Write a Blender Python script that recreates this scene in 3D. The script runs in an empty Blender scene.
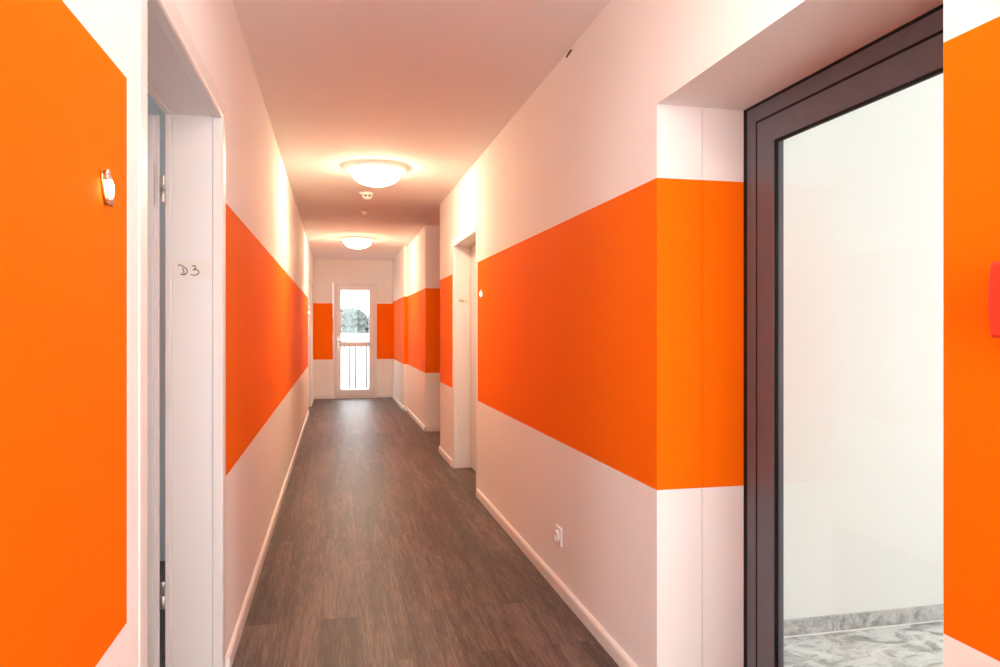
import bpy, bmesh, math, random
from mathutils import Vector, Matrix, noise
random.seed(7)
scn = bpy.context.scene
COL = scn.collection
PI = math.pi

# ------------------------------------------------------------------ camera
CAM_H = 1.2413
cam_d = bpy.data.cameras.new('camera')
cam = bpy.data.objects.new('camera', cam_d)
COL.objects.link(cam)
cam.location = (0, 0, CAM_H)
cam.rotation_euler = (PI / 2, 0, -0.22266)
cam_d.sensor_fit = 'HORIZONTAL'
cam_d.sensor_width = 36.0
cam_d.lens = 727.25 * 36.0 / 1000.0
cam_d.shift_y = -0.0041
cam_d.clip_start = 0.02
cam_d.clip_end = 600
scn.camera = cam

# ------------------------------------------------------------------ world, exposure, daylight portals
SKY = 3.0
LAMP = 34.0
LAMP_COL = (1.0, 0.745, 0.48, 1)
world = bpy.data.worlds.new('overcast_sky')
scn.world = world
world.use_nodes = True
wn = world.node_tree.nodes
bgn = next(n for n in wn if n.type == 'BACKGROUND')
bgn.inputs['Color'].default_value = (0.96, 0.985, 1.0, 1)
bgn.inputs['Strength'].default_value = SKY
scn.view_settings.view_transform = 'Standard'
scn.view_settings.look = 'None'
scn.view_settings.gamma = 1
scn.view_settings.use_curve_mapping = False
scn.view_settings.exposure = 1.14
scn.cycles.use_denoising = True
scn.cycles.max_bounces = 14
scn.cycles.diffuse_bounces = 8
scn.cycles.glossy_bounces = 4
scn.cycles.transparent_max_bounces = 12
scn.cycles.sample_clamp_indirect = 6
scn.cycles.caustics_reflective = False
scn.cycles.caustics_refractive = False


def daylight(name, loc, rot, sx, sy, watts=None, col=(0.95, 0.98, 1.0)):
    """an area light as window daylight or as added fill, or a sampling portal for the sky itself"""
    l = bpy.data.lights.new(name, 'AREA')
    l.shape = 'RECTANGLE'
    l.size = sx
    l.size_y = sy
    if watts is None:
        l.cycles.is_portal = True
    else:
        l.energy = watts
        l.color = col
    o = bpy.data.objects.new(name, l)
    COL.objects.link(o)
    o.location = loc
    o.rotation_euler = rot
    return o


daylight('landing_window_light', (4.20, 0.75, 1.40), (0, PI / 2, 0), 1.05, 1.9, 14.5, (0.86, 0.97, 1.0))     # shines towards -X
daylight('rear_fill_light', (0.32, -1.69, 1.42), (PI / 2, 0, 0), 1.0, 1.75, 24)       # added fill behind the camera, its window unseen; shines towards +Y
daylight('room_fill_light', (-3.55, 2.6, 1.5), (0, -PI / 2, 0), 1.2, 1.4, 14)          # added fill for the gap at the open door, no window; towards +X
daylight('exit_door_portal', (0.347, 13.60, 1.06), (-PI / 2, 0, 0), 0.76, 2.0)          # shines towards -Y

# ------------------------------------------------------------------ materials
def new_mat(name):
    m = bpy.data.materials.new(name)
    m.use_nodes = True
    nt = m.node_tree
    b = next(n for n in nt.nodes if n.type == 'BSDF_PRINCIPLED')
    return m, nt, b


def node(nt, t, **kw):
    n = nt.nodes.new(t)
    for k, v in kw.items():
        setattr(n, k, v)
    return n


def plain(name, col, rough=0.5, metal=0.0, spec=0.5, var=0.0, vscale=3.0, bump=0.0, bscale=250.0):
    m, nt, b = new_mat(name)
    b.inputs['Base Color'].default_value = (*col, 1)
    b.inputs['Roughness'].default_value = rough
    b.inputs['Metallic'].default_value = metal
    b.inputs['Specular IOR Level'].default_value = spec
    L = nt.links
    if var or bump:
        tc = node(nt, 'ShaderNodeTexCoord')
    if var:
        nz = node(nt, 'ShaderNodeTexNoise')
        nz.inputs['Scale'].default_value = vscale
        nz.inputs['Detail'].default_value = 4
        L.new(tc.outputs['Object'], nz.inputs['Vector'])
        r = node(nt, 'ShaderNodeValToRGB')
        r.color_ramp.elements[0].position = 0.3
        r.color_ramp.elements[1].position = 0.7
        r.color_ramp.elements[0].color = (*[c * (1 - var) for c in col], 1)
        r.color_ramp.elements[1].color = (*[min(1, c * (1 + var)) for c in col], 1)
        L.new(nz.outputs['Fac'], r.inputs['Fac'])
        L.new(r.outputs['Color'], b.inputs['Base Color'])
    if bump:
        n2 = node(nt, 'ShaderNodeTexNoise')
        n2.inputs['Scale'].default_value = bscale
        n2.inputs['Detail'].default_value = 3
        L.new(tc.outputs['Object'], n2.inputs['Vector'])
        bp = node(nt, 'ShaderNodeBump')
        bp.inputs['Strength'].default_value = bump
        bp.inputs['Distance'].default_value = 0.002
        L.new(n2.outputs['Fac'], bp.inputs['Height'])
        L.new(bp.outputs['Normal'], b.inputs['Normal'])
    return m


def emit(name, col, strength):
    m, nt, b = new_mat(name)
    b.inputs['Base Color'].default_value = (0.9, 0.9, 0.88, 1)
    b.inputs['Emission Color'].default_value = col
    b.inputs['Emission Strength'].default_value = strength
    b.inputs['Roughness'].default_value = 0.25
    return m


def clear_glass(name, tint=(0.98, 0.995, 0.99)):
    m, nt, b = new_mat(name)
    nt.nodes.remove(b)
    out = next(n for n in nt.nodes if n.type == 'OUTPUT_MATERIAL')
    tr = node(nt, 'ShaderNodeBsdfTransparent')
    tr.inputs['Color'].default_value = (*tint, 1)
    gl = node(nt, 'ShaderNodeBsdfGlossy')
    gl.inputs['Roughness'].default_value = 0.0
    fr = node(nt, 'ShaderNodeLayerWeight')
    fr.inputs['Blend'].default_value = 0.5
    pw = node(nt, 'ShaderNodeMath', operation='POWER')
    pw.inputs[1].default_value = 4.0
    ml = node(nt, 'ShaderNodeMath', operation='MULTIPLY_ADD')
    ml.inputs[1].default_value = 0.5
    ml.inputs[2].default_value = 0.014
    mx = node(nt, 'ShaderNodeMixShader')
    L = nt.links
    L.new(fr.outputs['Facing'], pw.inputs[0])
    L.new(pw.outputs[0], ml.inputs[0])
    L.new(ml.outputs[0], mx.inputs[0])
    L.new(tr.outputs[0], mx.inputs[1])
    L.new(gl.outputs[0], mx.inputs[2])
    L.new(mx.outputs[0], out.inputs[0])
    return m


def floor_material():
    m, nt, b = new_mat('vinyl_planks')
    L = nt.links
    tc = node(nt, 'ShaderNodeTexCoord')
    mp = node(nt, 'ShaderNodeMapping')
    mp.inputs['Rotation'].default_value = (0, 0, PI / 2)
    mp.inputs['Location'].default_value = (0.31, 0.055, 0)
    L.new(tc.outputs['Object'], mp.inputs['Vector'])
    br = node(nt, 'ShaderNodeTexBrick')
    br.offset = 0.37
    br.offset_frequency = 2
    br.inputs['Scale'].default_value = 1
    br.inputs['Brick Width'].default_value = 1.22
    br.inputs['Row Height'].default_value = 0.178
    br.inputs['Mortar Size'].default_value = 0.0009
    br.inputs['Mortar Smooth'].default_value = 0.2
    br.inputs['Color1'].default_value = (0, 0, 0, 1)
    br.inputs['Color2'].default_value = (1, 1, 1, 1)
    br.inputs['Mortar'].default_value = (0, 0, 0, 1)
    L.new(mp.outputs[0], br.inputs['Vector'])
    # offset the grain per plank
    off = node(nt, 'ShaderNodeVectorMath', operation='SCALE')
    L.new(br.outputs['Color'], off.inputs[0])
    off.inputs['Scale'].default_value = 7.3
    add = node(nt, 'ShaderNodeVectorMath', operation='ADD')
    L.new(tc.outputs['Object'], add.inputs[0])
    L.new(off.outputs[0], add.inputs[1])
    # broad cathedral figure
    m1 = node(nt, 'ShaderNodeMapping')
    m1.inputs['Scale'].default_value = (13, 0.9, 1)
    L.new(add.outputs[0], m1.inputs['Vector'])
    n1 = node(nt, 'ShaderNodeTexNoise')
    n1.inputs['Scale'].default_value = 1.0
    n1.inputs['Detail'].default_value = 6
    n1.inputs['Roughness'].default_value = 0.6
    n1.inputs['Distortion'].default_value = 0.6
    L.new(m1.outputs[0], n1.inputs['Vector'])
    # fine fibres
    m2 = node(nt, 'ShaderNodeMapping')
    m2.inputs['Scale'].default_value = (150, 7, 1)
    L.new(add.outputs[0], m2.inputs['Vector'])
    n2 = node(nt, 'ShaderNodeTexNoise')
    n2.inputs['Scale'].default_value = 1.0
    n2.inputs['Detail'].default_value = 5
    n2.inputs['Roughness'].default_value = 0.7
    L.new(m2.outputs[0], n2.inputs['Vector'])
    # combine: 0.34*plank + 0.4*figure + 0.35*fibre
    sep = node(nt, 'ShaderNodeSeparateColor')
    L.new(br.outputs['Color'], sep.inputs[0])

    def mad(src, k, addv):
        q = node(nt, 'ShaderNodeMath', operation='MULTIPLY_ADD')
        L.new(src, q.inputs[0])
        q.inputs[1].default_value = k
        if isinstance(addv, float):
            q.inputs[2].default_value = addv
        else:
            L.new(addv, q.inputs[2])
        return q.outputs[0]
    v = mad(sep.outputs[0], 0.11, -0.53)
    v = mad(n1.outputs['Fac'], 0.85, v)
    v = mad(n2.outputs['Fac'], 1.05, v)
    rp = node(nt, 'ShaderNodeValToRGB')
    e = rp.color_ramp.elements
    e[0].position = 0.29
    e[0].color = (0.026, 0.017, 0.013, 1)
    e[1].position = 0.69
    e[1].color = (0.180, 0.133, 0.112, 1)
    k = rp.color_ramp.elements.new(0.47)
    k.color = (0.078, 0.054, 0.045, 1)
    L.new(v, rp.inputs['Fac'])
    mm = node(nt, 'ShaderNodeMix', data_type='RGBA')
    L.new(br.outputs['Fac'], mm.inputs['Factor'])
    L.new(rp.outputs['Color'], mm.inputs['A'])
    mm.inputs['B'].default_value = (0.02, 0.015, 0.012, 1)
    L.new(mm.outputs['Result'], b.inputs['Base Color'])
    b.inputs['Roughness'].default_value = 0.45
    b.inputs['Specular IOR Level'].default_value = 0.5
    bp = node(nt, 'ShaderNodeBump')
    bp.inputs['Strength'].default_value = 0.25
    bp.inputs['Distance'].default_value = 0.001
    L.new(n2.outputs['Fac'], bp.inputs['Height'])
    L.new(bp.outputs['Normal'], b.inputs['Normal'])
    return m


def marble_material(name='grey_veined_marble', lo=(0.20, 0.21, 0.205), hi=(0.78, 0.795, 0.78), sc=6.5):
    m, nt, b = new_mat(name)
    L = nt.links
    tc = node(nt, 'ShaderNodeTexCoord')
    mp = node(nt, 'ShaderNodeMapping')
    mp.inputs['Rotation'].default_value = (0.3, 0.2, 0.7)
    mp.inputs['Scale'].default_value = (1.0, 1.5, 1.3)
    L.new(tc.outputs['Object'], mp.inputs['Vector'])
    n0 = node(nt, 'ShaderNodeTexNoise')
    n0.inputs['Scale'].default_value = sc
    n0.inputs['Detail'].default_value = 8
    n0.inputs['Roughness'].default_value = 0.62
    n0.inputs['Distortion'].default_value = 1.5
    L.new(mp.outputs[0], n0.inputs['Vector'])
    rp = node(nt, 'ShaderNodeValToRGB')
    e = rp.color_ramp.elements
    e[0].position = 0.33
    e[0].color = (*lo, 1)
    e[1].position = 0.66
    e[1].color = (*hi, 1)
    k = e.new(0.44)
    k.color = (*[p * .64 + q * .36 for p, q in zip(lo, hi)], 1)
    k = e.new(0.52)
    k.color = (*[p * .22 + q * .78 for p, q in zip(lo, hi)], 1)
    L.new(n0.outputs['Fac'], rp.inputs['Fac'])
    n3 = node(nt, 'ShaderNodeTexNoise')
    n3.inputs['Scale'].default_value = 90
    n3.inputs['Detail'].default_value = 3
    L.new(tc.outputs['Object'], n3.inputs['Vector'])
    mm = node(nt, 'ShaderNodeMix', data_type='RGBA', blend_type='OVERLAY')
    mm.inputs['Factor'].default_value = 0.35
    L.new(rp.outputs['Color'], mm.inputs['A'])
    L.new(n3.outputs['Fac'], mm.inputs['B'])
    L.new(mm.outputs['Result'], b.inputs['Base Color'])
    b.inputs['Roughness'].default_value = 0.35
    return m


WHITE = plain('white_wall_paint', (0.89, 0.88, 0.86), 0.75, spec=0.25, bump=0.12, bscale=180)
CEILW = plain('ceiling_paint', (0.89, 0.88, 0.865), 0.85, spec=0.2, bump=0.1, bscale=140)
ORANGE = plain('orange_wall_paint', (0.95, 0.170, 0.001), 0.75, spec=0.06, bump=0.1, bscale=180)
LANDW = plain('landing_wall_paint', (0.82, 0.835, 0.81), 0.8, spec=0.2, bump=0.15, bscale=160)
SKIRT = plain('white_skirting_lacquer', (0.82, 0.81, 0.79), 0.4)
LACQ = plain('white_door_lacquer', (0.80, 0.79, 0.77), 0.38)
LEAFM = plain('grey_door_leaf', (0.68, 0.68, 0.68), 0.4)
PVC = plain('white_plastic_profile', (0.80, 0.80, 0.81), 0.35)
PLAST = plain('white_plastic', (0.84, 0.83, 0.80), 0.3)
DPLAST = plain('dark_slot_plastic', (0.03, 0.025, 0.022), 0.6)
ANTH = plain('anthracite_frame', (0.108, 0.104, 0.122), 0.36, spec=0.5, var=0.06, vscale=20)
RUBBER = plain('black_gasket_rubber', (0.006, 0.006, 0.006), 0.6, spec=0.2)
STEEL = plain('brushed_steel', (0.55, 0.53, 0.50), 0.3, metal=1.0)
BRASS = plain('worn_brass', (0.60, 0.42, 0.22), 0.28, metal=1.0)
REDP = plain('red_plastic', (0.80, 0.045, 0.014), 0.35)
TAPE = plain('cream_masking_tape', (0.79, 0.765, 0.71), 0.7)
INK = plain('dark_pen_ink', (0.06, 0.045, 0.035), 0.7)
GLASS = clear_glass('clear_pane_glass')
OPAL = emit('lit_opal_glass', LAMP_COL, LAMP)
OPALN = emit('lit_neutral_opal_glass', (1.0, 0.89, 0.76, 1), LAMP * 0.30)
RIMGL = emit('lit_glass_rim', LAMP_COL, 0.3)
BULB = emit('lit_small_bulb', (1.0, 0.78, 0.42, 1), 8.0)
FLOORM = floor_material()
MARBLE = marble_material()
MARBLEP = marble_material('pale_speckled_marble', (0.26, 0.27, 0.26), (0.60, 0.61, 0.60), 9.0)
GREYM = plain('grey_painted_metal', (0.11, 0.11, 0.115), 0.5)
CONC = plain('pale_concrete', (0.62, 0.62, 0.61), 0.85, var=0.06)
FIELD = plain('pale_gravel_ground', (0.60, 0.60, 0.58), 0.9, var=0.08, vscale=0.4)
LEAVES = plain('tree_foliage', (0.066, 0.083, 0.081), 0.8, var=0.35, vscale=1.6)
BARK = plain('tree_bark', (0.16, 0.13, 0.11), 0.9, var=0.3, vscale=5)
RENDER_W = plain('white_render', (0.86, 0.86, 0.85), 0.8)
ROOMW = plain('room_wall_paint', (0.62, 0.66, 0.67), 0.8)

# ------------------------------------------------------------------ mesh helpers
class B:
    def __init__(self):
        self.bm = bmesh.new()
        self.mats = []

    def mi(self, m):
        if m not in self.mats:
            self.mats.append(m)
        return self.mats.index(m)

    def quad(self, pts, m, smooth=False):
        f = self.bm.faces.new([self.bm.verts.new(p) for p in pts])
        f.material_index = self.mi(m)
        f.smooth = smooth
        return f

    def box(self, x0, x1, y0, y1, z0, z1, m, cuts=(), stripe=None, sm=None, skip=''):
        """a box; between the two stripe heights its sides carry the material sm; skip drops faces (a-x, b+x, c-y, d+y, e-z, f+z)"""
        zs = [z0, z1]
        if stripe:
            zs = sorted(set(zs + [z for z in stripe if z0 < z < z1]))
        for i in range(len(zs) - 1):
            a, b = zs[i], zs[i + 1]
            mm = sm if stripe and stripe[0] - 1e-6 <= a and b <= stripe[1] + 1e-6 else m
            if 'a' not in skip: self.quad([(x0, y1, a), (x0, y0, a), (x0, y0, b), (x0, y1, b)], mm)
            if 'b' not in skip: self.quad([(x1, y0, a), (x1, y1, a), (x1, y1, b), (x1, y0, b)], mm)
            if 'c' not in skip: self.quad([(x0, y0, a), (x1, y0, a), (x1, y0, b), (x0, y0, b)], mm)
            if 'd' not in skip: self.quad([(x1, y1, a), (x0, y1, a), (x0, y1, b), (x1, y1, b)], mm)
        if 'e' not in skip: self.quad([(x0, y0, z0), (x0, y1, z0), (x1, y1, z0), (x1, y0, z0)], m)
        if 'f' not in skip: self.quad([(x0, y0, z1), (x1, y0, z1), (x1, y1, z1), (x0, y1, z1)], m)
        return self

    def rings(self, rings, m, smooth=True, cap=True, closed=True):
        """skin a list of vertex rings"""
        idx = self.mi(m)
        R = [[self.bm.verts.new(p) for p in r] for r in rings]
        n = len(R[0])
        for a, b in zip(R, R[1:]):
            for i in range(n if closed else n - 1):
                j = (i + 1) % n
                f = self.bm.faces.new([a[i], a[j], b[j], b[i]])
                f.material_index = idx
                f.smooth = smooth
        if cap:
            for r in (R[0][::-1], R[-1]):
                f = self.bm.faces.new(r)
                f.material_index = idx
        return self

    def lathe(self, prof, m, mat=Matrix(), n=40, cap=True, sx=1.0, sy=1.0):
        """prof: (radius, height) pairs turned about local Z"""
        rs = []
        for r, z in prof:
            rs.append([mat @ Vector((max(r, 1e-5) * sx * math.cos(2 * PI * k / n), max(r, 1e-5) * sy * math.sin(2 * PI * k / n), z)) for k in range(n)])
        return self.rings(rs, m, True, cap)

    def tube(self, pts, rad, m, n=8):
        pts = [Vector(p) for p in pts]
        rs = []
        up = None
        for i, p in enumerate(pts):
            t = (pts[min(i + 1, len(pts) - 1)] - pts[max(i - 1, 0)]).normalized()
            if up is None:
                up = t.orthogonal().normalized()
            up = (up - t * up.dot(t)).normalized()
            s = t.cross(up)
            r = rad[i] if isinstance(rad, (list, tuple)) else rad
            rs.append([p + (up * math.cos(2 * PI * k / n) + s * math.sin(2 * PI * k / n)) * r for k in range(n)])
        return self.rings(rs, m)

    def build(self, name, parent=None, at=None, bevel=0.0, seg=2, weld=True):
        bm = self.bm
        if weld:
            bmesh.ops.remove_doubles(bm, verts=bm.verts, dist=1e-5)
        bmesh.ops.recalc_face_normals(bm, faces=bm.faces)
        org = Vector(at) if at is not None else (Vector(parent['_w']) if parent is not None else Vector())
        if org.length:
            bmesh.ops.translate(bm, verts=bm.verts, vec=-org)
        me = bpy.data.meshes.new(name)
        bm.to_mesh(me)
        bm.free()
        for m in self.mats:
            me.materials.append(m)
        o = bpy.data.objects.new(name, me)
        COL.objects.link(o)
        if parent is not None:
            o.parent = parent
            o.location = org - Vector(parent['_w'])
        else:
            o.location = org
        o['_w'] = tuple(org)
        if bevel:
            bv = o.modifiers.new('bevel', 'BEVEL')
            bv.width = bevel
            bv.segments = seg
            bv.limit_method = 'ANGLE'
            bv.angle_limit = math.radians(40)
        return o


def struct(o, label=None, cat=None):
    o['kind'] = 'structure'
    if label:
        o['label'] = label
    if cat:
        o['category'] = cat
    return o


def tag(o, label, cat, group=None):
    o['label'] = label
    o['category'] = cat
    if group:
        o['group'] = group
    return o


def empty(name, loc):
    o = bpy.data.objects.new(name, None)
    COL.objects.link(o)
    o.location = loc
    o.empty_display_size = 0.1
    o['_w'] = tuple(loc)
    return o


def copy_tree(o, parent=None):
    c = o.copy()
    COL.objects.link(c)
    if parent is not None:
        c.parent = parent
    for ch in list(o.children):
        copy_tree(ch, c)
    return c


# ------------------------------------------------------------------ measures of the place (metres)
XL, XR = -0.387, 1.034          # corridor walls
XN = 1.352                      # face of the dark glazed door
YB, YF = -1.7, 13.378           # wall behind the camera, far wall
ZC = 2.5076
NEAR_L, FAR_L = (0.6835, 1.7193), (0.7084, 1.7006)
SR = (0.7112, 1.7412)
SF = (0.702, 1.709)
ZT = ZC + 0.06

# ------------------------------------------------------------------ shell
b = B()
b.box(-0.60, XN + 0.02, YB - 0.1, YF + 0.17, -0.12, 0, FLOORM, skip='b')
b.box(XN + 0.02, 2.75, 7.2, 8.95, -0.12, 0, FLOORM, skip='a')
struct(b.build('floor'), 'dark brown wood plank corridor floor', 'floor')

b = B()
b.box(-0.70, 1.46, YB - 0.1, YF + 0.17, ZC, ZC + 0.15, CEILW)
b.box(1.46, 2.75, 7.1, 9.0, ZC, ZC + 0.15, CEILW, skip='a')
struct(b.build('ceiling'), 'white corridor ceiling', 'ceiling')

# wall on the open door's side
LY0, LY1, LZ = 1.647, 2.706, 1.990      # rough opening of the open door
EY0, EY1 = 11.05, 12.05                 # opening of the last door
b = B()
xa, xb = -0.567, XL
b.box(xa, xb, YB, 1.506, 0, ZT, WHITE, stripe=NEAR_L, sm=ORANGE, skip='d')
b.box(xa, xb, 1.506, LY0, 0, ZT, WHITE, skip='c')
b.box(xa, xb, LY0, LY1, LZ, ZT, WHITE, skip='cd')
b.box(xa, xb, LY1, 2.786, 0, ZT, WHITE, skip='d')
b.box(xa, xb, 2.786, 10.93, 0, ZT, WHITE, stripe=FAR_L, sm=ORANGE, skip='cd')
b.box(xa, xb, 10.93, EY0, 0, ZT, WHITE, skip='c')
b.box(xa, xb, EY0, EY1, LZ, ZT, WHITE, skip='cd')
b.box(xa, xb, EY1, YF, 0, ZT, WHITE)
b.box(-0.604, xa, EY0 - 0.15, EY0, 0, LZ, WHITE)
b.box(-0.604, xa, EY1, EY1 + 0.15, 0, LZ, WHITE)
b.box(-0.604, xa, EY0 - 0.15, EY1 + 0.15, LZ, LZ + 0.15, WHITE)
b.box(-0.75, -0.604, EY0 - 0.15, EY1 + 0.15, 0, LZ + 0.15, WHITE)
struct(b.build('wall_left'), 'white corridor wall with an orange band beside the open door', 'wall')

# wall with the glazed niche
NY0, NY1, NZ = 1.066, 2.224, 1.984
RY0, RY1, RZ = 5.372, 6.438, 1.992
XM = 1.196
b = B()
b.box(XR, XM, YB, NY0, 0, ZT, WHITE, stripe=SR, sm=ORANGE)
b.box(XR, XM, NY0, NY1, NZ, ZT, WHITE, skip='cd')
b.box(XR, XM, NY1, RY0, 0, ZT, WHITE, stripe=SR, sm=ORANGE)
b.box(XR, XM, RY0, RY1, RZ, ZT, WHITE, skip='cd')
b.box(XR, XM, RY1, 7.32, 0, ZT, WHITE, stripe=SR, sm=ORANGE)
b.box(XM, 1.228, RY0 - 0.15, RY0, 0, RZ, WHITE)
b.box(XM, 1.228, RY1, RY1 + 0.15, 0, RZ, WHITE)
b.box(XM, 1.228, RY0 - 0.15, RY1 + 0.15, RZ, RZ + 0.15, WHITE)
b.box(1.228, 1.36, RY0 - 0.15, RY1 + 0.15, 0, RZ + 0.15, WHITE)
struct(b.build('wall_right'), 'white corridor wall with an orange band and the deep glazed niche', 'wall')

b = B()
XM2 = 1.1982
b.box(XM2, 1.46, NY1, 2.75, 0, ZT, WHITE, stripe=SR, sm=ORANGE)
b.box(1.15, 1.30, NY1 + 0.012, 2.7, 0, ZT, WHITE)
b.box(XM2, 1.46, YB, NY0, 0, ZT, WHITE, stripe=SR, sm=ORANGE)
b.box(1.15, 1.30, YB, NY0 - 0.012, 0, ZT, WHITE)
b.box(XM, 1.46, NY0, NY1, NZ, ZT + 0.2, WHITE)
struct(b.build('wall_niche'), 'inner half of the niche wall around the dark glazed door', 'wall')

b = B()
b.box(XL - 0.2, -0.043, YF, YF + 0.17, 0, ZT, WHITE, stripe=SF, sm=ORANGE)
b.box(-0.043, 0.737, YF, YF + 0.17, 2.09, ZT, WHITE, skip='ab')
b.box(0.737, 1.3, YF, YF + 0.17, 0, ZT, WHITE, stripe=SF, sm=ORANGE)
struct(b.build('wall_far'), 'end wall of the corridor around the bright glass exit door', 'wall')

b = B()
b.box(1.068, 2.75, 8.82, 11.105, 0, ZT, WHITE, stripe=SR, sm=ORANGE)
b.box(1.018, 2.75, 11.105, YF, 0, ZT, WHITE, stripe=SR, sm=ORANGE)
struct(b.build('wall_right_end'), 'stepped wall with an orange band between side passage and exit', 'wall')
b = B()
b.box(XM, 2.75, 7.20, 7.32, 0, ZT, WHITE, stripe=SR, sm=ORANGE)
b.box(2.62, 2.75, 7.32, 8.82, 0, ZT, WHITE, stripe=SR, sm=ORANGE)
struct(b.build('wall_passage'), 'wall of the side passage', 'wall')
b = B()
b.box(-0.7, -0.26, YB - 0.12, YB, 0, ZT, WHITE)
b.box(0.90, 1.46, YB - 0.12, YB, 0, ZT, WHITE)
b.box(-0.26, 0.90, YB - 0.12, YB, 0, 0.47, WHITE)
b.box(-0.26, 0.90, YB - 0.12, YB, 2.37, ZT, WHITE)
struct(b.build('wall_behind'), 'white wall closing the near end of the corridor', 'wall')

# landing behind the glazed door
LX1, LYB = 4.20, -1.6
b = B()
b.box(1.44, 4.35, LYB - 0.1, 2.75, -0.12, 0, MARBLE)
struct(b.build('floor_landing'), 'grey veined marble floor of the stair landing', 'floor')
b = B()
b.box(1.46, 4.35, 2.617, 2.75, 0, 2.75, LANDW)
struct(b.build('wall_landing'), 'plain white stair landing wall behind the glass', 'wall')
b = B()
b.box(1.46, 4.35, LYB - 0.12, LYB, 0, 2.75, LANDW)
b.box(LX1, 4.32, LYB, -0.30, 0, 2.75, LANDW)
b.box(LX1, 4.32, 1.80, 2.617, 0, 2.75, LANDW)
b.box(LX1, 4.32, -0.30, 1.80, 0, 0.80, LANDW)
b.box(LX1, 4.32, -0.30, 1.80, 2.00, 2.75, LANDW)
struct(b.build('wall_landing_window'), 'landing wall holding the large window', 'wall')
b = B()
b.box(1.40, 4.35, LYB - 0.12, 2.78, 2.74, 2.86, LANDW)
struct(b.build('ceiling_landing'), 'white landing ceiling', 'ceiling')
# the landing's window
b = B()
for y in (-0.30, 0.72, 1.74):
    b.box(4.23, 4.29, y, y + 0.06, 0.80, 2.00, PVC)
b.box(4.23, 4.29, -0.30, 1.80, 0.80, 0.86, PVC)
b.box(4.23, 4.29, -0.30, 1.80, 1.94, 2.00, PVC)
w = struct(b.build('window_1'), 'large white framed landing window', 'window')
b = B()
b.box(4.255, 4.265, -0.26, 0.74, 0.84, 1.96, GLASS)
b.box(4.255, 4.265, 0.76, 1.76, 0.84, 1.96, GLASS)
b.build('pane', w)
# unseen window at the near end, added to light the corridor from behind
b = B()
for x in (-0.26, 0.29, 0.84):
    b.box(x, x + 0.06, YB - 0.09, YB - 0.03, 0.47, 2.37, PVC)
b.box(-0.26, 0.90, YB - 0.09, YB - 0.03, 0.47, 0.53, PVC)
b.box(-0.26, 0.90, YB - 0.09, YB - 0.03, 2.31, 2.37, PVC)
w = struct(b.build('window_added'), 'added unseen white framed window lighting the near end of the corridor', 'window')
b = B()
b.box(-0.22, 0.31, YB - 0.066, YB - 0.056, 0.51, 2.33, GLASS)
b.box(0.33, 0.86, YB - 0.066, YB - 0.056, 0.51, 2.33, GLASS)
b.build('pane', w)
# marble plinth along the landing wall
b = B()
x = 1.46
for xe in (2.04, 2.92, 3.80, 4.20):
    b.box(x, xe - 0.0015, 2.605, 2.617, 0.004, 0.066, MARBLEP)
    x = xe + 0.0015
b.box(1.46, 4.20, 2.601, 2.617, 0.0, 0.004, RENDER_W)
struct(b.build('baseboard_landing'), 'grey marble plinth along the landing wall', 'baseboard')

# room behind the open door
b = B()
b.box(-3.6, xa, 4.2, 4.3, 0, ZT, ROOMW)
b.box(-3.7, -3.6, 0.4, 4.3, 0, ZT, ROOMW)
b.box(-3.6, xa, 0.4, 0.5, 0, ZT, ROOMW)
struct(b.build('wall_room'), 'grey wall of the room behind the open door', 'wall')
b = B()
b.box(-3.7, -0.60, 0.4, 4.3, -0.12, 0, FLOORM)
struct(b.build('floor_room'), 'dark floor of the room behind the open door', 'floor')
b = B()
b.box(-3.7, -0.70, 0.4, 4.3, ZC, ZC + 0.15, CEILW)
struct(b.build('ceiling_room'), 'ceiling of the room behind the open door', 'ceiling')


# ------------------------------------------------------------------ baseboards
def skirt(name, runs, label):
    """runs: (axis, plane, dir, a, b) a board 6 cm high with an eased top"""
    b = B()
    prof = [(0, 0), (0.015, 0), (0.015, 0.046), (0.0125, 0.054), (0.006, 0.060), (0, 0.061)]
    for ax, pl, d, a, e in runs:
        def P(t, w, z):
            return (pl + d * w, t, z) if ax == 'y' else (t, pl + d * w, z)
        b.rings([[P(a, w, z) for w, z in prof], [P(e, w, z) for w, z in prof]], SKIRT, smooth=False)
    return struct(b.build(name), label, 'baseboard')


skirt('baseboard_left', [('y', XL, 1, YB, 1.590), ('y', XL, 1, 2.775, 10.98), ('y', XL, 1, 12.12, YF)], 'white skirting below the wall with the open door')
skirt('baseboard_right', [('y', XR, -1, YB, NY0), ('y', XR, -1, NY1, 5.297), ('y', XR, -1, 6.513, 7.32), ('x', NY1, -1, XR, 1.34)],
      'white skirting below the wall with the niche')
skirt('baseboard_far', [('x', YF, -1, XL, -0.045), ('x', YF, -1, 0.739, 1.018)], 'white skirting beside the exit door')
skirt('baseboard_passage', [('x', 8.82, -1, 1.053, 2.62), ('y', 1.068, -1, 8.805, 11.105), ('x', 11.105, -1, 1.003, 1.068), ('y', 1.018, -1, 11.09, YF), ('y', 2.62, -1, 7.32, 8.82)],
      'white skirting round the side passage corner')


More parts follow.
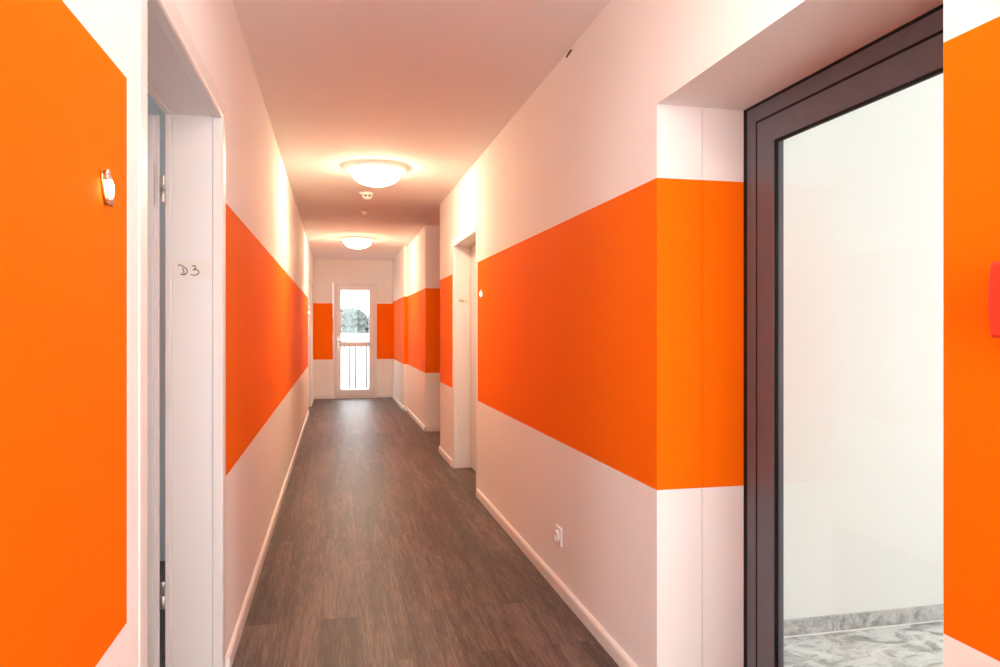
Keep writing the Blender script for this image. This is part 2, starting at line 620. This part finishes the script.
# ------------------------------------------------------------------ door frames (one profile swept round the opening)
def door_frame(name, x_wall, sgn, y0, y1, zt, depth, label, cw=0.066):
    """x_wall: the wall's face; sgn +1 if the wall's body lies towards +X"""
    prof = [(cw, -0.000), (cw, 0.002), (cw - 0.005, 0.0035), (0.012, 0.004), (0.004, 0.002), (0.0, -0.003), (0.0, -0.029),
            (0.004, -0.033), (0.004, -(depth - 0.022)), (0.0065, -(depth - 0.0205)), (0.0065, -(depth - 0.018)), (0.002, -(depth - 0.0165)), (0.002, -depth),
            (0.016, -depth), (0.016, -0.001)]
    b = B()
    rs = []
    for y, z, sy, sz in ((y0, 0.0, -1, 0), (y0, zt, -1, 1), (y1, zt, 1, 1), (y1, 0.0, 1, 0)):
        rs.append([(x_wall - sgn * d, y + sy * w, z + sz * w) for w, d in prof])
    b.rings(rs, LACQ, smooth=False)
    o = struct(b.build(name), label, 'door frame')
    return o


door_frame('trim_1', XL, -1, 1.657, 2.696, 1.980, 0.184, 'white frame of the open doorway beside the large orange panel')
door_frame('trim_2', XR, 1, 5.382, 6.428, 1.982, 0.152, 'white frame of the closed doorway in the niche wall')
door_frame('trim_3', XL, -1, 11.06, 12.04, 1.980, 0.160, 'white frame of the last doorway near the exit')


def hinge(name, parent, x, y, z, h=0.096, plate_to=None):
    b = B()
    b.lathe([(0.0, 0), (0.0055, 0.001), (0.007, 0.004), (0.007, h * 0.49), (0.0062, h * 0.495), (0.0062, h * 0.505), (0.007, h * 0.51), (0.007, h - 0.004), (0.0055, h - 0.001), (0, h)],
            STEEL, Matrix.Translation((x, y, z)), n=16)
    if plate_to is not None:
        b.box(min(x, plate_to), max(x, plate_to), y - 0.0012, y + 0.0012, z + 0.004, z + h - 0.004, STEEL)
    return b.build(name, parent)


def lever(name, parent, base, out, along, L=0.115):
    """lever handle: a neck out of the rose and a grip along the leaf"""
    base, out, along = Vector(base), Vector(out), Vector(along)
    b = B()
    up = Vector((0, 0, 1))
    mat = Matrix((along.to_4d(), up.to_4d(), out.to_4d(), (0, 0, 0, 1))).transposed()
    mat.translation = base
    for i in range(3):
        mat[3][i] = 0
    mat[3][3] = 1
    b.lathe([(0.0, 0), (0.025, 0), (0.025, 0.006), (0.023, 0.008), (0.0, 0.008)], STEEL, mat, n=24)
    pts = [base + out * 0.004, base + out * 0.035]
    for k in range(1, 6):
        a = k / 5 * PI / 2
        pts.append(base + out * (0.035 + 0.014 * math.sin(a)) + along * (0.014 * (1 - math.cos(a))))
    pts.append(base + out * 0.049 + along * L)
    b.tube(pts, 0.0085, STEEL, n=12)
    return b.build(name, parent)


# ---- the open door: hung on the far jamb, swung into the room
d1 = empty('door_1', (-0.604, 2.672, 0.008))
struct(d1, 'white door leaf standing open inside the doorway beside the large orange panel', 'door')
b = B()
b.box(-1.555, -0.596, 2.632, 2.672, 0.008, 1.955, LEAFM)
b.box(-1.570, -0.583, 2.659, 2.672, 0.008, 1.968, LEAFM)
b.build('leaf', d1, bevel=0.002)
for z in (1.672, 0.283):
    h = hinge('hinge', d1, -0.574, 2.678, z, 0.097, plate_to=-0.586)
b = B()
b.box(-0.5965, -0.5945, 2.640, 2.656, 1.66, 1.80, STEEL)
b.build('hinge_plate', d1)
lever('handle', d1, (-1.50, 2.632, 1.02), (0, -1, 0), (1, 0, 0))

# ---- the closed door in the niche wall
d4 = empty('door_4', (1.21, 5.905, 0.008))
struct(d4, 'white door standing shut in the doorway of the niche wall', 'door')
b = B()
b.box(1.187, 1.227, 5.384, 6.426, 0.006, 1.981, LEAFM)
b.build('leaf', d4, bevel=0.002)
lever('handle', d4, (1.187, 5.46, 1.02), (-1, 0, 0), (0, 1, 0))

# ---- the last door
d5 = empty('door_5', (-0.56, 11.55, 0.008))
struct(d5, 'white door standing shut in the last doorway near the exit', 'door')
b = B()
b.box(-0.60, -0.548, 11.063, 12.037, 0.006, 1.979, LEAFM)
b.build('leaf', d5, bevel=0.002)
lever('handle', d5, (-0.548, 11.14, 1.02), (1, 0, 0), (0, 1, 0))

# ------------------------------------------------------------------ the dark glazed door in the niche
d2 = empty('door_2', (XN, (NY0 + NY1) / 2, 0))
struct(d2, 'dark anthracite framed glass door in the deep niche', 'door')


def ring_frame(b, y0, y1, z0, z1, w, x0, x1, m, bottom=True, wb=None, wt=None):
    wb = wb or w
    wt = wt or w
    """a mitred rectangular frame of bar width w"""
    rs = []
    for (y, z, sy, sz) in ((y0, z0, 1, 1), (y1, z0, -1, 1), (y1, z1, -1, -1), (y0, z1, 1, -1)):
        ww = wb if sz > 0 else wt
        rs.append([(x0, y, z), (x1, y, z), (x1, y + sy * w, z + sz * ww), (x0, y + sy * w, z + sz * ww)])
    rs.append(rs[0])
    b.rings(rs, m, smooth=False, cap=False)


b = B()
ring_frame(b, NY0 + 0.002, NY1 - 0.004, 0.0, NZ - 0.002, 0.066, XN, XN + 0.062, ANTH, wb=0.03, wt=0.056)
b.build('frame', d2, bevel=0.0015)
b = B()      # black ring painting the shade along the frame's outer edge
ring_frame(b, NY0 + 0.0005, NY1 - 0.0005, 0.001, NZ - 0.0005, 0.019, XN - 0.0015, XN + 0.070, RUBBER, wt=0.009)
b.build('seal_shade', d2)
ys0, ys1, zs0, zs1 = NY0 + 0.079, NY1 - 0.081, 0.040, NZ - 0.066
b = B()
ring_frame(b, ys0, ys1, zs0, zs1, 0.094, XN - 0.001, XN + 0.034, ANTH, wb=0.12, wt=0.078)
sash = b.build('sash', d2, bevel=0.0015)
b = B()
ring_frame(b, ys0 - 0.011, ys1 + 0.011, zs0 - 0.008, zs1 + 0.009, 0.02, XN + 0.0008, XN + 0.032, RUBBER)
b.build('joint_seal', d2)
gy0, gy1, gz0, gz1 = ys0 + 0.094, ys1 - 0.094, zs0 + 0.12, zs1 - 0.078
b = B()
ring_frame(b, gy0 - 0.004, gy1 + 0.004, gz0 - 0.004, gz1 + 0.004, 0.013, XN + 0.001, XN + 0.0095, RUBBER)
b.build('gasket', d2)
b = B()
b.box(XN + 0.010, XN + 0.018, gy0 - 0.003, gy1 + 0.003, gz0 - 0.003, gz1 + 0.003, GLASS)
b.build('glass', d2)
lever('handle', d2, (XN - 0.002, ys0 + 0.047, 1.05), (-1, 0, 0), (0, 1, 0))

# ------------------------------------------------------------------ the glass exit door in the end wall
d3 = empty('door_3', (0.347, YF, 0))
struct(d3, 'bright white framed glass exit door at the corridor end', 'door')


def y_frame(b, x0, x1, z0, z1, w, wb, y0, y1, m):
    rs = []
    for (x, z, sx, sz) in ((x0, z0, 1, 1), (x1, z0, -1, 1), (x1, z1, -1, -1), (x0, z1, 1, -1)):
        ww = wb if sz > 0 else w
        rs.append([(x, y0, z), (x, y1, z), (x + sx * w, y1, z + sz * ww), (x + sx * w, y0, z + sz * ww)])
    rs.append(rs[0])
    b.rings(rs, m, smooth=False, cap=False)


b = B()
y_frame(b, -0.041, 0.735, 0.0, 2.088, 0.050, 0.035, YF - 0.008, YF + 0.07, PVC)
b.build('frame', d3, bevel=0.003)
b = B()
y_frame(b, 0.012, 0.682, 0.038, 2.035, 0.087, 0.12, YF - 0.022, YF + 0.05, PVC)
b.box(0.098, 0.596, YF - 0.020, YF + 0.05, 0.928, 1.014, PVC)
b.build('sash', d3, bevel=0.003)
b = B()
y_frame(b, 0.004, 0.690, 0.030, 2.043, 0.014, 0.014, YF - 0.003, YF + 0.03, DPLAST)
b.build('seal_shade', d3)
for z0, z1 in ((0.155, 0.93), (1.012, 1.951)):
    b = B()
    b.box(0.096, 0.598, YF + 0.012, YF + 0.032, z0, z1, GLASS)
    b.build('pane', d3)
b = B()
b.box(0.040, 0.072, YF - 0.030, YF - 0.020, 0.895, 1.115, STEEL)
b.tube([(0.056, YF - 0.028, 1.03), (0.056, YF - 0.066, 1.03), (0.062, YF - 0.072, 1.03), (0.18, YF - 0.072, 1.026)], 0.010, STEEL, n=10)
b.build('handle', d3)
for z in (1.28, 0.18):
    b = B()
    b.lathe([(0.0, 0), (0.012, 0.002), (0.014, 0.006), (0.014, 0.104), (0.012, 0.108), (0, 0.11)], PVC, Matrix.Translation((0.687, YF - 0.032, z)), n=14)
    b.build('hinge', d3)

# ------------------------------------------------------------------ outside: balcony, low building, trees
b = B()
b.box(-1.2, 2.2, YF + 0.17, 14.75, -0.22, -0.03, CONC)
struct(b.build('balcony_slab'), 'pale concrete balcony slab outside the exit door', 'balcony')
rail = tag(empty('balcony_railing', (0.4, 14.5, -0.03)), 'white metal balcony railing with upright bars outside the exit door', 'railing')
b = B()
b.box(-1.2, 2.2, 14.475, 14.525, 0.925, 0.965, RENDER_W)
b.build('handrail', rail, bevel=0.006)
b = B()
b.box(-1.2, 2.2, 14.485, 14.515, 0.06, 0.09, RENDER_W)
b.build('bottom_rail', rail, bevel=0.004)
x = -1.137
while x < 2.2:
    b = B()
    b.lathe([(0.0175, 0.088), (0.0175, 0.928)], GREYM, Matrix.Translation((x, 14.5, 0)), n=10)
    b.build('bar', rail)
    x += 0.1085
for x in (-1.185, 2.185):
    b = B()
    b.box(x - 0.02, x + 0.02, 14.48, 14.52, -0.03, 0.928, RENDER_W)
    b.build('post', rail)

b = B()
b.box(-90, 110, YF + 3, 260, -3.3, -3.0, FIELD)
struct(b.build('ground'), 'pale open ground outside', 'ground')

bl = tag(empty('low_building', (6, 40, -3)), 'long low white flat roofed building seen through the exit door', 'building')
b = B()
b.box(-10, 24, 34, 46, -3, 0.66, RENDER_W)
b.build('wall', bl)
b = B()
b.box(-10.3, 24.3, 33.7, 46.3, 0.66, 1.0, RENDER_W)
b.build('roof', bl, bevel=0.03)


def tree(x, y, h, r, seed, label):
    rnd = random.Random(seed)
    t = tag(empty('leafy_tree', (x, y, -3)), label, 'tree', 'trees beyond the low building')
    b = B()
    pts = [(x + rnd.uniform(-.08, .08) * k, y, -3 + h * 0.75 * k / 5) for k in range(6)]
    b.tube(pts, [0.17 - 0.022 * k for k in range(6)], BARK, n=10)
    for k in range(5):
        a = rnd.uniform(0, 2 * PI)
        z = -3 + h * rnd.uniform(0.4, 0.6)
        b.tube([(x, y, z), (x + .5 * r * math.cos(a), y + .5 * r * math.sin(a), z + 0.16 * h), (x + .75 * r * math.cos(a), y + .75 * r * math.sin(a), z + 0.27 * h)], [0.06, 0.045, 0.02], BARK, n=6)
    b.build('trunk', t)
    bm = B()
    idx = bm.mi(LEAVES)
    for k in range(24):
        a = rnd.uniform(0, 2 * PI)
        rr = r * rnd.uniform(0.1, 0.75)
        zz = -3 + h * rnd.uniform(0.52, 0.86)
        s = r * rnd.uniform(0.32, 0.5)
        g = bmesh.ops.create_icosphere(bm.bm, subdivisions=3, radius=s, matrix=Matrix.Translation((x + rr * math.cos(a), y + rr * math.sin(a), zz)))
        cc = Vector((x + rr * math.cos(a), y + rr * math.sin(a), zz))
        for v in g['verts']:
            dv = (v.co - cc)
            v.co = cc + dv * (1 + 0.55 * noise.noise(v.co * 3.2 + Vector((seed, 0, 0))) + 0.3 * noise.noise(v.co * 9))
    for f in bm.bm.faces:
        f.material_index = idx
    bm.build('crown', t, weld=False)
    return t


for i, (x, y, h, r, lab) in enumerate([
        (0.9, 66, 6.5, 1.5, 'tallest leafy tree behind the low building, at the hinge-free side of the pane'),
        (3.1, 72, 6.0, 1.5, 'lower leafy tree behind the low building, by the pane edge next to the hinges'),
        (-2.3, 69, 5.8, 1.8, 'leafy tree behind the low building, hidden past the handle side of the exit door'),
        (8.4, 71, 5.2, 1.7, 'leafy tree behind the low building, outermost on the hinge side of the exit door')]):
    tree(x, y, h, r, 11 + i, lab)

# ------------------------------------------------------------------ ceiling lamps
lamp = tag(empty('ceiling_lamp', (0.311, 5.76, ZC)), 'lit round opal glass ceiling lamp in front of the smoke detector', 'lamp', 'round ceiling lamps along the corridor')
M0 = Matrix.Translation((0.311, 5.76, ZC))
b = B()
b.lathe([(0, 0), (0.205, 0), (0.21, -0.006), (0.205, -0.016), (0, -0.016)], PLAST, M0, n=56)
b.build('ceiling_plate', lamp)
b = B()
b.lathe([(0.190, -0.014), (0.236, -0.022), (0.240, -0.027), (0.236, -0.032), (0.190, -0.030)], RIMGL, M0, n=64, cap=False)
b.build('glass_rim', lamp)
b = B()
prof = [(0.190, -0.020)]
for k in range(0, 13):
    a = k / 12 * PI / 2
    prof.append((0.192 * math.cos(a) ** 0.85 if k < 12 else 0.0, -0.031 - 0.112 * math.sin(a)))
b.lathe(prof, OPAL, M0, n=64)
b.build('glass_bowl', lamp)
l2 = copy_tree(lamp)
l2.location = (0.300, 10.28, ZC)
l2['label'] = 'lit round opal glass ceiling lamp nearest the exit door'

l3 = copy_tree(lamp)
l3.location = (0.33, 1.24, ZC)
for ch in l3.children:
    if ch.name.startswith('glass_bowl'):
        ch.data = ch.data.copy()
        ch.data.materials[0] = OPALN
l3['label'] = 'lit round opal glass ceiling lamp above the open doorway and the niche'

# ------------------------------------------------------------------ detectors on the ceiling
det = tag(empty('smoke_detector', (0.288, 6.85, ZC)), 'white smoke detector with dark slots just past the middle ceiling lamp', 'detector')
Md = Matrix.Translation((0.288, 6.85, ZC))
b = B()
b.lathe([(0, 0), (0.054, 0), (0.055, -0.004), (0.055, -0.018), (0.050, -0.024), (0, -0.024)], PLAST, Md, n=32)
b.box(0.288 - 0.072, 0.288 - 0.050, 6.81, 6.835, ZC - 0.016, ZC, PLAST)
b.build('base', det)
b = B()
b.lathe([(0, -0.024), (0.040, -0.024), (0.040, -0.040), (0, -0.040)], DPLAST, Md, n=32)
b.build('smoke_chamber', det)
b = B()
for k in range(6):
    a = 2 * PI * k / 6 + 0.55
    x, y = 0.288 + 0.042 * math.cos(a), 6.85 + 0.042 * math.sin(a)
    b.lathe([(0.0075, -0.023), (0.0075, -0.042)], PLAST, Md @ Matrix.Translation((0.042 * math.cos(a), 0.042 * math.sin(a), 0)), n=10)
b.lathe([(0, -0.040), (0.045, -0.040), (0.044, -0.047), (0.032, -0.060), (0.014, -0.066), (0, -0.067)], PLAST, Md, n=32)
b.build('cap', det)

sen = tag(empty('motion_sensor', (0.308, 7.95, ZC)), 'tiny white ceiling sensor beyond the smoke detector', 'sensor')
Ms = Matrix.Translation((0.308, 7.95, ZC))
b = B()
b.lathe([(0, 0), (0.042, 0), (0.043, -0.004), (0.040, -0.014), (0, -0.014)], PLAST, Ms, n=28)
b.build('base', sen)
b = B()
b.lathe([(0, -0.013), (0.027, -0.013), (0.025, -0.022), (0.016, -0.031), (0, -0.035)], PLAST, Ms, n=28)
b.build('lens', sen)

# ------------------------------------------------------------------ small lit lamps on the walls beside the doors
SX = Matrix.Rotation(PI / 2, 4, 'Y')       # local Z -> world +X, local X -> world -Z


def wall_lamp(loc, label, facing):
    t = tag(empty('wall_lamp', loc), label, 'lamp', 'small lit lamps beside the doors')
    mat = Matrix.Translation(loc) @ (SX if facing > 0 else Matrix.Rotation(-PI / 2, 4, 'Y'))
    b = B()
    b.lathe([(0, 0), (0.030, 0), (0.031, 0.002), (0.029, 0.004), (0, 0.004)], BRASS, mat, n=32, sx=1.0, sy=0.30)
    b.build('back_plate', t)
    for s in (-1, 1):
        b = B()
        m2 = Matrix.Translation(loc) @ Matrix.Translation((facing * 0.009, 0, s * 0.0255))
        if s < 0:
            m2 = m2 @ Matrix.Rotation(PI, 4, 'X')
        b.lathe([(0.0, -0.0105), (0.0062, -0.0095), (0.0068, -0.006), (0.0045, -0.002), (0.0060, 0.001), (0.0032, 0.006), (0, 0.0075)], STEEL, m2, n=18)
        b.tube([Vector(loc) + Vector((facing * 0.003, 0, s * 0.0255)), Vector(loc) + Vector((facing * 0.009, 0, s * 0.0255))], 0.0045, BRASS, n=10)
        b.build('bulb_holder', t)
    b = B()
    m3 = Matrix.Translation(loc) @ Matrix.Translation((facing * 0.011, 0, 0))
    pr = []
    for k in range(13):
        a = -PI / 2 + PI * k / 12
        pr.append((0.0065 * math.cos(a), 0.0185 * math.sin(a)))
    b.lathe(pr, BULB, m3, n=20)
    b.build('bulb', t)
    return t


wl = wall_lamp((XL, 1.362, 1.483), 'small lit brass lamp on the large orange panel next to the open doorway', 1)
wl.rotation_euler = (0.38, 0, 0)
wall_lamp((XR, 5.155, 1.497), 'small lit brass lamp on the orange band next to the shut doorway', -1)
wall_lamp((XL, 10.88, 1.482), 'small lit brass lamp by the last doorway next to the exit', 1)

# ------------------------------------------------------------------ wall socket
so = tag(empty('wall_socket', (XR, 3.29, 0.267)), 'white square power socket low on the wall before the shut door', 'socket')
b = B()
b.box(XR - 0.010, XR, 3.247, 3.333, 0.224, 0.310, PLAST)
b.build('cover_frame', so, bevel=0.003)
b = B()
Mso = Matrix.Translation((XR - 0.010, 3.29, 0.267)) @ Matrix.Rotation(-PI / 2, 4, 'Y')
b.lathe([(0.0275, -0.002), (0.0275, 0.009), (0.0255, 0.0115), (0.0220, 0.0115), (0.0205, 0.008), (0.0200, 0.0015), (0, 0.0015)], PLAST, Mso, n=36)
b.build('insert', so)
for dy in (-0.0095, 0.0095):
    b = B()
    b.lathe([(0, 0.0012), (0.0028, 0.0012), (0.0028, 0.0022), (0, 0.0022)], DPLAST, Mso @ Matrix.Translation((0, dy, 0)), n=14)
    b.build('pin_hole', so)

# ------------------------------------------------------------------ red call point at the edge of the picture
cp = tag(empty('fire_call_point', (XR, 0.871, 1.287)), 'red fire alarm call point on the orange wall by the niche', 'alarm')
b = B()
rs = []
N = 10
for x, inset in ((XR, 0.004), (XR - 0.012, 0.0), (XR - 0.044, 0.0), (XR - 0.050, 0.004)):
    ring = []
    hw, hh = 0.0585 - inset, 0.0585 - inset
    for side in range(4):
        for k in range(N):
            t = -1 + 2 * k / N
            bul = 0.005 * (1 - t * t)
            if side == 0: p = (t * hw, -hh - 0.002 * (1 - t * t))
            elif side == 1: p = (hw + bul, t * hh)
            elif side == 2: p = (-t * hw, hh + 0.002 * (1 - t * t))
            else: p = (-hw - bul, -t * hh)
            ring.append((x, 0.871 + p[0], 1.287 + p[1]))
    rs.append(ring)
b.rings(rs, REDP, smooth=False)
b.build('housing', cp, bevel=0.002)
b = B()
b.box(XR - 0.053, XR - 0.049, 0.843, 0.899, 1.259, 1.315, PLAST)
b.build('press_plate', cp, bevel=0.002)

# ------------------------------------------------------------------ short black cable stub under the ceiling
b = B()
b.tube([(XR + 0.003, 3.180, 2.4862), (XR - 0.003, 3.176, 2.4868), (XR - 0.004, 3.145, 2.4895), (XR - 0.003, 3.112, 2.4925), (XR + 0.003, 3.108, 2.493)], 0.0042, DPLAST, n=10)
tag(b.build('cable_stub', at=(XR, 3.14, 2.489)), 'short black cable stub high on the wall under the ceiling', 'cable')

# ------------------------------------------------------------------ paper tape with handwriting on the door jambs
def smooth_path(pts, n=6):
    out = []
    P = [Vector(p) for p in pts]
    P = [P[0] * 2 - P[1]] + P + [P[-1] * 2 - P[-2]]
    for i in range(1, len(P) - 2):
        for k in range(n):
            t = k / n
            a, bb, c, d = P[i - 1], P[i], P[i + 1], P[i + 2]
            out.append(0.5 * ((2 * bb) + (c - a) * t + (2 * a - 5 * bb + 4 * c - d) * t * t + (3 * bb - a - 3 * c + d) * t ** 3))
    out.append(P[-2])
    return out


def tape(x0, x1, y, z0, z1, strokes, label, rad):
    t = tag(empty('masking_tape', ((x0 + x1) / 2, y, (z0 + z1) / 2)), label, 'tape')
    b = B()
    b.box(x0, x1, y - 0.0006, y + 0.0002, z0, z1, TAPE)
    b.build('strip', t)
    b = B()
    for st in strokes:
        b.tube(smooth_path([(px, y - 0.0008, pz) for px, pz in st]), rad, INK, n=6)
    b.build('handwriting', t)
    return t


JY = 2.696 + 0.004          # face of the jamb panel
def D3(px, py):             # crop pixels of the handwriting to the jamb plane
    return (-0.530 + (px - 185) * (0.068 / 300), 1.466 - (py - 145) * (0.038 / 138))
tape(-0.556, -0.415, JY, 1.418, 1.482,
     [[D3(*p) for p in ((185, 168), (208, 148), (250, 166), (300, 200), (314, 228), (300, 258), (262, 274), (216, 264))],
      [D3(*p) for p in ((243, 186), (262, 222), (268, 266))],
      [D3(*p) for p in ((385, 168), (412, 156), (432, 172), (424, 196), (398, 212), (440, 206), (478, 230), (470, 258), (420, 278), (360, 270))]],
     'cream tape marked D3 on the jamb of the open doorway', 0.0016)
JR = 6.428 + 0.004


def DR(px, py):
    return (1.079 + (px - 250) * (0.073 / 280), 1.515 - (py - 320) * (0.040 / 150))
tape(1.070, 1.165, JR, 1.462, 1.528,
     [[DR(*p) for p in ((258, 345), (276, 378), (285, 420))], [DR(*p) for p in ((285, 420), (298, 380), (312, 350))],
      [DR(*p) for p in ((382, 340), (352, 372), (346, 404), (372, 424), (406, 412), (400, 388), (362, 388))],
      [DR(*p) for p in ((470, 395), (490, 420), (515, 412))]],
     'cream tape with faint handwriting on the jamb of the shut doorway', 0.0024)

for o in list(bpy.data.objects):
    if '_w' in o:
        del o['_w']
